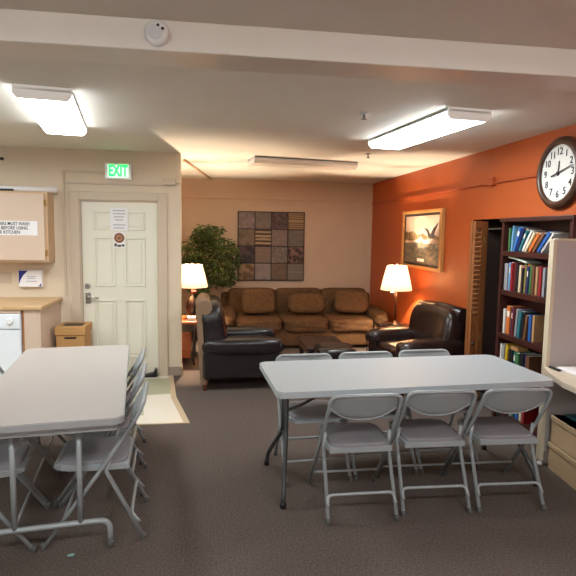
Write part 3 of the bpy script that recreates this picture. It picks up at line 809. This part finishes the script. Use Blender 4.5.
# plant
t = thing('potted_tree', 'leafy green potted tree in the corner beside the sofa', 'plant', (-.12, 8.42, 0))
w = B(); add_lathe(w, [(.0, .0), (.15, .0), (.19, .16), (.20, .30), (.185, .30), (.17, .26), (.0, .26)], n=28, cap=False); obj('pot', w, M['basket'], t)
w = B(); add_tube(w, [(0, 0, .2), (.03, .0, .6), (-.01, .02, 1.0), (.05, 0, 1.3)], .02, n=8, radii=[.026, .022, .018, .012])
ends = []
for k in range(16):
    a = random.uniform(0, 2*PI); z0 = random.uniform(.7, 1.25); l_ = random.uniform(.2, .42)
    p1 = Vector((.12 + l_ * math.cos(a), .6 * l_ * math.sin(a), z0 + random.uniform(.1, .4)))
    add_tube(w, [(.02, .01, z0), p1 * .5 + Vector((.01, 0, z0 * .5 + .05)), p1], .006, n=6, radii=[.009, .006, .003])
obj('trunk', w, M['bark'], t)
w = B(); cnt = 0
while cnt < 2700:
    x, y, z = random.uniform(-.46, .62), random.uniform(-.42, .40), random.uniform(.58, 1.76)
    cxl = .14; hx = .46 * (1 - ((z - 1.2) / .75) ** 2 * .75)
    hx = hx if z < 1.55 else hx * .8
    if ((x - cxl) / hx) ** 2 + (y / .40) ** 2 > 1: continue
    if z < .84 and x > .10: continue
    dens = math.sin(x * 9 + z * 5) * math.sin(z * 8 + y * 7 + 1)
    if dens < -.12: continue
    cnt += 1
    L_ = random.uniform(.06, .105); W_ = L_ * .42
    m_ = T((x, y, z), (random.uniform(-1.1, .5), random.uniform(-.7, .7), random.uniform(0, 2*PI)))
    q = [m_ @ Vector(c) for c in ((0, 0, 0), (W_ / 2, L_ * .4, -.006), (0, L_, -.012), (-W_ / 2, L_ * .4, -.006), (0, L_ * .45, .006))]
    v = [w.verts.new(c) for c in q]
    w.faces.new([v[0], v[1], v[4]]); w.faces.new([v[1], v[2], v[4]]); w.faces.new([v[2], v[3], v[4]]); w.faces.new([v[3], v[0], v[4]])
obj('foliage', w, M['leaf'], t)

# tile art on the back wall
t = thing('wall_art', 'square wall panel of sixteen patterned metal tiles above the sofa', 'wall art', (1.03, YB, 1.43))
w = B(); box2(w, (-.565, -.025, -.58), (.565, 0, .58), bev=.004); obj('backing', w, M['frame_dark'], t)
pal = [((114, 104, 105), (147, 134, 130), 'noise', 14), ((105, 99, 91), (129, 119, 108), 'noise', 10), ((79, 61, 59), (106, 84, 79), 'cells', 16), ((110, 92, 68), (160, 132, 100), 'rings', 9),
       ((90, 77, 68), (143, 125, 105), 'noise', 9), ((75, 63, 50), (166, 148, 121), 'rings', 5), ((118, 102, 97), (138, 122, 114), 'noise', 18), ((100, 92, 86), (120, 110, 103), 'noise', 24),
       ((60, 51, 51), (91, 76, 75), 'cells', 9), ((120, 103, 94), (138, 119, 107), 'rings', 12), ((105, 98, 92), (127, 118, 109), 'cells', 22), ((60, 45, 44), (128, 100, 89), 'cells', 13),
       ((110, 87, 63), (162, 133, 100), 'cells', 11), ((126, 115, 112), (156, 145, 142), 'noise', 8), ((99, 82, 66), (124, 104, 85), 'noise', 20), ((106, 98, 91), (127, 118, 109), 'rings', 8)]
for k in range(16):
    i, j = k % 4, k // 4
    w = B(); c = (-.417 + i * .278, -.0125, .428 - j * .2853)
    add_box(w, (0, 0, 0), (.264, .026, .271), bev=.008)
    o = obj('tile', w, art_mat('art_tile_%d' % k, *pal[k]), t); o.location = (c[0], -.024, c[2])

# framed picture on the orange wall
PY0, PY1, PZ0, PZ1 = 6.10, 7.45, 1.215, 1.985
t = thing('framed_picture', 'gold framed lake landscape print on the orange wall above the lamp', 'picture', (XR, (PY0 + PY1) / 2, (PZ0 + PZ1) / 2))
a, b2 = (PY1 - PY0) / 2, (PZ1 - PZ0) / 2
w = B(); fr = .05
for lo, hi in (((-.045, -a, b2 - fr * .8), (0, a, b2)), ((-.045, -a, -b2), (0, a, -b2 + fr * .8)), ((-.045, -a, -b2 + fr * .8), (0, -a + fr * 1.3, b2 - fr * .8)), ((-.045, a - fr * 1.3, -b2 + fr * .8), (0, a, b2 - fr * .8))): box2(w, lo, hi, bev=.006)
obj('frame', w, M['frame_gold'], t)
w = B(); box2(w, (-.022, -a + fr, -b2 + fr * .7), (-.002, a - fr, b2 - fr * .7)); obj('mat_board', w, M['frame_dark'], t)
iw, ih = a - .115, b2 - .075        # half size of the print
pm = [M['pic_sky'], M['pic_hill'], M['pic_shore'], M['pic_water'], M['pic_bird'], M['paper']]
w = B()
def patch(poly, mi, off):
    m_ = on_side(-.0225 - off, 0, 0); k = len(w.faces)
    add_prism(w, [(x * iw, y * ih) for x, y in poly], m_, .0006); w.faces.ensure_lookup_table()
    for f in w.faces[k:]: f.material_index = mi
patch([(-1, -1), (1, -1), (1, 1), (-1, 1)], 0, 0)
patch([(-1, -.05), (1, -.05), (1, .12), (.75, .22), (.5, .10), (.1, .26), (-.2, .18), (-.5, .38), (-.8, .30), (-1, .36)], 1, .0008)
patch([(-1, -.16), (1, -.16), (1, .0), (.55, .06), (.2, -.02), (.0, .16), (-.15, .02), (-.5, -.06), (-1, -.04)], 2, .0016)
patch([(-1, -1), (1, -1), (1, -.12), (.4, -.16), (-.1, -.12), (-1, -.17)], 3, .0024)
patch([(.15, .50), (.42, .42), (.55, .22), (.68, .46), (.98, .72), (.80, .34), (.72, .08), (.56, .04), (.42, .12), (.36, .34)], 4, .0026)
patch([(-.18, -.92), (.24, -.92), (.24, -.80), (-.18, -.80)], 5, .0032)
obj('print', w, pm, t)

# ------------------------------------------------------------------ louvered bifold door
bx0, by0, bx1, by1 = 2.55, 4.92, 2.71, 4.975
t = thing('bifold_door', 'brown louvered bifold closet door folded open beside the bookcase', 'closet door', (bx0, by0, 0), math.atan2(by1 - by0, bx1 - bx0))
W_ = math.hypot(bx1 - bx0, by1 - by0); TZ = 1.80
for k in range(2):
    y0 = k * .037; w = B()
    box2(w, (0, y0, .015), (.008, y0 + .03, TZ), bev=.003) ; box2(w, (W_ - .085, y0, .015), (W_, y0 + .03, TZ), bev=.003)
    for z0, z1 in ((.015, .14), (.78, .87), (TZ - .07, TZ)): box2(w, (.008, y0, z0), (W_ - .085, y0 + .03, z1), bev=.003)
    lf = obj('leaf', w, M['wood_oak'], t)
    w = B()
    z = .895
    while z < TZ - .085:
        add_box(w, ((W_ - .077) / 2, y0 + .012, z), (W_ - .089, .044, .009), rot=(-.9, 0, 0)); z += .046
    obj('louver_slats', w, M['wood_slat'], lf)
    w = B(); box2(w, (.02, y0 + .008, .14), (W_ - .09, y0 + .022, .78), bev=.004); obj('lower_panel', w, M['wood_oak'], lf)
    if k == 0:
        w = B(); add_lathe(w, [(.006, 0), (.008, .012), (.018, .02), (.018, .03), (.008, .036)], mtx=on_front(.02, y0, .60), n=16); obj('knob', w, M['espresso'], lf)
        for z in (1.62, .66):
            w = B(); box2(w, (W_ - .045, y0 - .004, z - .03), (W_ - .02, y0 + .002, z + .03), bev=.002); obj('hinge', w, M['brass'], lf)

# ------------------------------------------------------------------ bookcase and books
BX0, BX1, BY0, BY1, BT = 2.58, 2.77, 3.545, 4.50, 1.82
t = thing('bookcase', 'tall dark mahogany bookcase full of books under the clock', 'bookcase', (BX0, (BY0 + BY1) / 2, 0))
hb = (BY1 - BY0) / 2; bd = BX1 - BX0
for s in (-1, 1):
    w = B(); y = s * (hb - .0175); box2(w, (0, y - .0175, 0), (bd, y + .0175, BT - .035), bev=.002); obj('side_panel', w, M['wood_dark'], t)
w = B(); box2(w, (-.02, -hb - .02, BT - .035), (bd, hb + .015, BT), bev=.006); obj('top', w, M['wood_dark'], t)
w = B(); box2(w, (bd - .008, -hb + .035, .02), (bd, hb - .035, BT - .035)); obj('back_panel', w, M['wood_dark'], t)
SHELF = [1.531, 1.187, .80, .44, .10]
for z in SHELF:
    w = B(); box2(w, (.002, -hb + .035, z - .045), (bd - .008, hb - .035, z), bev=.002); obj('shelf', w, M['wood_dark'], t)

COLS = {'navy': (34, 44, 96), 'blue': (44, 92, 160), 'sky blue': (110, 160, 200), 'white': (214, 210, 204), 'cream': (212, 196, 158), 'red': (150, 34, 38), 'maroon': (96, 30, 34),
        'black': (28, 28, 32), 'grey': (140, 142, 146), 'pink': (186, 92, 104), 'yellow': (206, 166, 40), 'olive': (120, 112, 60), 'green': (62, 110, 66), 'teal': (40, 106, 116),
        'orange': (200, 106, 44), 'tan': (182, 140, 96), 'brown': (106, 70, 48), 'purple': (88, 66, 124)}
BM = {k: mat('book_cover_' + k.replace(' ', '_'), v, .45) for k, v in COLS.items()}
PAGE = mat('book_pages', (222, 214, 196), .8)
LAB = mat('book_spine_label', (226, 220, 206), .6)
SPEC = [  # shelf level, then (colour, thickness, height, lean, label band)
  ('top', 0, .30, [('green', .018, .20, 0, 0), ('sky blue', .02, .22, .08, 0), ('cream', .026, .205, .34, 0), ('blue', .03, .22, .40, 1), ('navy', .022, .215, .40, 0), ('tan', .024, .21, .46, 0), ('teal', .024, .20, .50, 1),
     ('white', .024, .205, .60, 0), ('black', .02, .20, .62, 0), ('cream', .022, .195, .66, 0), ('orange', .03, .19, .70, 0), ('red', .026, .17, .70, 1), ('brown', .03, .2, .72, 0), ('blue', .03, .21, .74, 0), ('white', .02, .21, .76, 0)]),
  ('second', 1, .30, [('grey', .05, .235, 0, 0), ('sky blue', .022, .245, 0, 1), ('white', .022, .25, 0, 0), ('red', .026, .245, 0, 0), ('maroon', .026, .24, .02, 0), ('white', .024, .23, .03, 1), ('black', .022, .235, .03, 0),
     ('cream', .026, .23, .03, 0), ('pink', .028, .225, .02, 0), ('black', .018, .21, .02, 0), ('olive', .026, .24, .03, 0), ('orange', .024, .245, .03, 0), ('navy', .02, .23, .02, 1), ('green', .024, .245, .02, 0), ('yellow', .02, .22, .02, 0), ('brown', .03, .24, 0, 0), ('tan', .03, .23, 0, 0), ('blue', .03, .24, 0, 0), ('red', .03, .24, 0, 0), ('grey', .03, .23, 0, 0)]),
  ('third', 2, .32, [('white', .028, .22, 0, 0), ('orange', .05, .25, .02, 1), ('navy', .05, .235, .04, 1), ('maroon', .028, .25, .05, 0), ('grey', .028, .24, .08, 0), ('purple', .026, .235, .08, 1), ('teal', .034, .23, .10, 0), ('black', .024, .225, .10, 0),
     ('white', .03, .20, .12, 0), ('brown', .03, .21, .12, 0), ('blue', .03, .22, 0, 0), ('tan', .03, .22, 0, 0)]),
  ('fourth', 3, .30, [('white', .022, .26, 0, 0), ('grey', .024, .25, 0, 0), ('yellow', .022, .27, .02, 0), ('yellow', .03, .255, .06, 0), ('black', .06, .235, 0, 0), ('teal', .06, .235, 0, 1), ('green', .05, .23, 0, 0), ('black', .05, .24, 0, 0), ('navy', .05, .24, 0, 0), ('brown', .05, .24, 0, 0)]),
  ('lowest', 4, .30, [('blue', .03, .23, 0, 1), ('white', .026, .24, 0, 0), ('red', .03, .22, 0, 0), ('sky blue', .03, .25, 0, 1), ('green', .03, .24, 0, 0), ('pink', .03, .23, 0, 0), ('white', .03, .24, .03, 0), ('teal', .03, .25, .03, 0), ('yellow', .03, .22, 0, 0), ('blue', .04, .24, 0, 0), ('cream', .03, .24, 0, 0), ('sky blue', .03, .24, 0, 0), ('red', .03, .24, 0, 0)])]
ORD = ['first', 'second', 'third', 'fourth', 'fifth', 'sixth', 'seventh', 'eighth', 'ninth', 'tenth', 'eleventh', 'twelfth', 'thirteenth', 'fourteenth', 'fifteenth', 'sixteenth', 'seventeenth', 'eighteenth', 'nineteenth', 'twentieth']
def book(label, loc, th, hgt, dep, lean, col, band, group):
    o = thing('book', label, 'book', loc, 0, group); o.rotation_euler = (lean, 0, 0)
    # spine toward -X, thickness along -Y from the pivot, standing on z=0
    w = B(); box2(w, (0, -th, 0), (dep, -th + .003, hgt)); box2(w, (0, -.003, 0), (dep, 0, hgt)); box2(w, (-.002, -th, 0), (.003, 0, hgt), bev=.001); obj('cover', w, BM[col], o)
    w = B(); box2(w, (.003, -th + .003, .004), (dep - .004, -.003, hgt - .004)); obj('pages', w, PAGE, o)
    if band:
        w = B(); box2(w, (-.003, -th + .003, hgt * .62), (-.002, -.003, hgt * .82)); obj('spine_label', w, LAB, o)
    return o
for nm, lv, gap, bks in SPEC:
    z = SHELF[lv]; y = BY1 - .035 - (.055 if lv == 0 else .02 if lv != 2 else .04)
    prev = None
    for k, (col, th, hg, lean, band) in enumerate(bks):
        zb = th * math.sin(lean)
        if prev:
            yr, pl, ph = prev
            if lean >= pl: y = yr - zb * math.tan(pl) - .0015
            else: y = yr - min(ph * math.cos(pl), hg) * (math.tan(pl) - math.tan(lean)) - zb * math.tan(pl) - .0015
        yr = y - th * math.cos(lean)
        if yr - hg * math.sin(lean) < BY0 + .037: break
        loc = (BX0 + .02 + .012 * ((k * 7) % 3), y, z + .0005 + zb)
        book('%s book, %s from the louvered door on the %s shelf' % (col, ORD[k], nm), loc, th, hg, .135, lean, col, band, 'books on the %s bookcase shelf' % nm)
        prev = (yr, lean, hg)
# a book lying flat on the second row
o = thing('book', 'pale thin magazine lying across the standing books on the second shelf', 'book', (BX0 + .05, BY1 - .10, SHELF[1] + .284), 0, 'books on the second bookcase shelf')
w = B()
for k in range(8):
    a0, a1 = k / 8, (k + 1) / 8
    f = lambda q: (-.27 * q, -.012 * q - .02 * q * q)
    (ya, za), (yb, zb) = f(a0), f(a1)
    v = [w.verts.new(c) for c in ((-.03, ya, za), (.11, ya, za), (.11, yb, zb), (-.03, yb, zb), (-.03, ya, za + .014), (.11, ya, za + .014), (.11, yb, zb + .014), (-.03, yb, zb + .014))]
    for q in ((0, 1, 2, 3), (4, 5, 6, 7), (0, 3, 7, 4), (1, 2, 6, 5)): w.faces.new([v[i] for i in q])
    if k == 0: w.faces.new([v[0], v[1], v[5], v[4]])
    if k == 7: w.faces.new([v[2], v[3], v[7], v[6]])
bmesh.ops.remove_doubles(w, verts=w.verts[:], dist=1e-5)
obj('sheets', w, mat('magazine_pale_green', (198, 204, 186), .6), o)
# tan box on the dark books of the fourth shelf
w = B(); box2(w, (BX0 + .03, BY1 - .31, SHELF[3] + .2375), (BX0 + .13, BY1 - .20, SHELF[3] + .275), bev=.004)
tag(obj('small_box', w, M['cardboard']), 'small tan box lying on the dark books of the fourth shelf', 'box')

# ------------------------------------------------------------------ office partition, desk, boxes
PX, PYc = 2.39, 3.50
t = thing('office_partition', 'mauve fabric office partition with cream post in front of the bookcase', 'partition panel', (PX, PYc, 0))
w = B(); box2(w, (0, -.026, .03), (.028, .026, 1.645), bev=.004); obj('post', w, M['panel_post'], t)
w = B(); box2(w, (.028, -.022, .10), (.395, .022, 1.635), bev=.004); obj('fabric_panel', w, M['fabric_panel'], t)
w = B(); box2(w, (.028, -.026, 1.635), (.395, .026, 1.65), bev=.003); obj('top_cap', w, M['panel_post'], t)
w = B(); add_lathe(w, [(.022, 0), (.022, .012), (.008, .02), (.008, .04)], (.014, 0, 0), n=16); obj('foot', w, M['white'], t)
t = thing('desk', 'beige office desk surface fixed to the mauve partition', 'desk', (2.30, 3.47, 0))
w = B(); add_prism(w, [(.07, 0), (.46, 0), (.46, -.95), (-.06, -.95), (-.06, -.40), (.0, -.17)], Matrix.Translation((0, 0, .70)), .035); obj('worktop', w, M['desk'], t)
w = B(); box2(w, (.40, -.94, .40), (.455, -.02, .70)); obj('support_panel', w, M['black'], t)
w = B(); add_box(w, (.425, -.90, .35), (.04, .04, .70)); obj('leg', w, M['panel_post'], t)
w = B(); box2(w, (2.42, 3.10, .7355), (2.70, 3.40, .752), bev=.003)
tag(obj('paper_stack', w, M['paper']), 'stack of white paper on the desk by the partition', 'papers')
w = B(); box2(w, (2.385, 3.33, .7355), (2.41, 3.44, .748), bev=.003)
tag(obj('stapler', w, M['black']), 'small black stapler at the corner of the desk', 'stapler')
def storage_box(z0, hgt, lab, dx_):
    t = thing('storage_box', lab, 'box', (2.425 + dx_, 3.43, z0), -.10, 'boxes under the desk')
    w = B(); box2(w, (0, -.40, 0), (.30, 0, hgt), bev=.003); obj('body', w, M['box_pale'], t)
    w = B(); box2(w, (-.006, -.406, hgt - .035), (.306, .006, hgt), bev=.003); obj('lid', w, M['box_pale'], t)
storage_box(0, .195, 'pale tan box on the carpet under the desk', 0)
storage_box(.196, .195, 'pale tan box under the desk, upper one of two', .008)
w = B(); box2(w, (2.50, 3.12, .3915), (2.70, 3.38, .412), bev=.003)
tag(obj('binder', w, BM['teal']), 'dark teal binder lying on the upper tan box under the desk', 'binder')

# ------------------------------------------------------------------ camera, world, view
f_px, pitch, roll, yaw = 538.0, -.1017, -.0159, -.1462
cam = bpy.data.cameras.new('camera'); co = bpy.data.objects.new('camera', cam); COL.objects.link(co)
cam.sensor_width = 36; cam.lens = 36 * f_px / 576; cam.clip_start = .05
Rm = Matrix.Rotation(yaw, 3, 'Z') @ Matrix.Rotation(pitch, 3, 'X') @ Matrix.Rotation(roll, 3, 'Y')
right, fwd, up = Rm.col[0], Rm.col[1], Rm.col[2]
mw = Matrix((( right.x, up.x, -fwd.x, 0), (right.y, up.y, -fwd.y, 0), (right.z, up.z, -fwd.z, 1.658), (0, 0, 0, 1)))
co.matrix_world = mw
scene.camera = co
wd = bpy.data.worlds.new('world'); scene.world = wd; wd.use_nodes = True
wd.node_tree.nodes['Background'].inputs['Color'].default_value = (.5, .45, .4, 1)
wd.node_tree.nodes['Background'].inputs['Strength'].default_value = .05
scene.view_settings.view_transform = 'Standard'; scene.view_settings.look = 'None'
scene.view_settings.gamma = 1; scene.view_settings.use_curve_mapping = False
scene.view_settings.exposure = 1.38
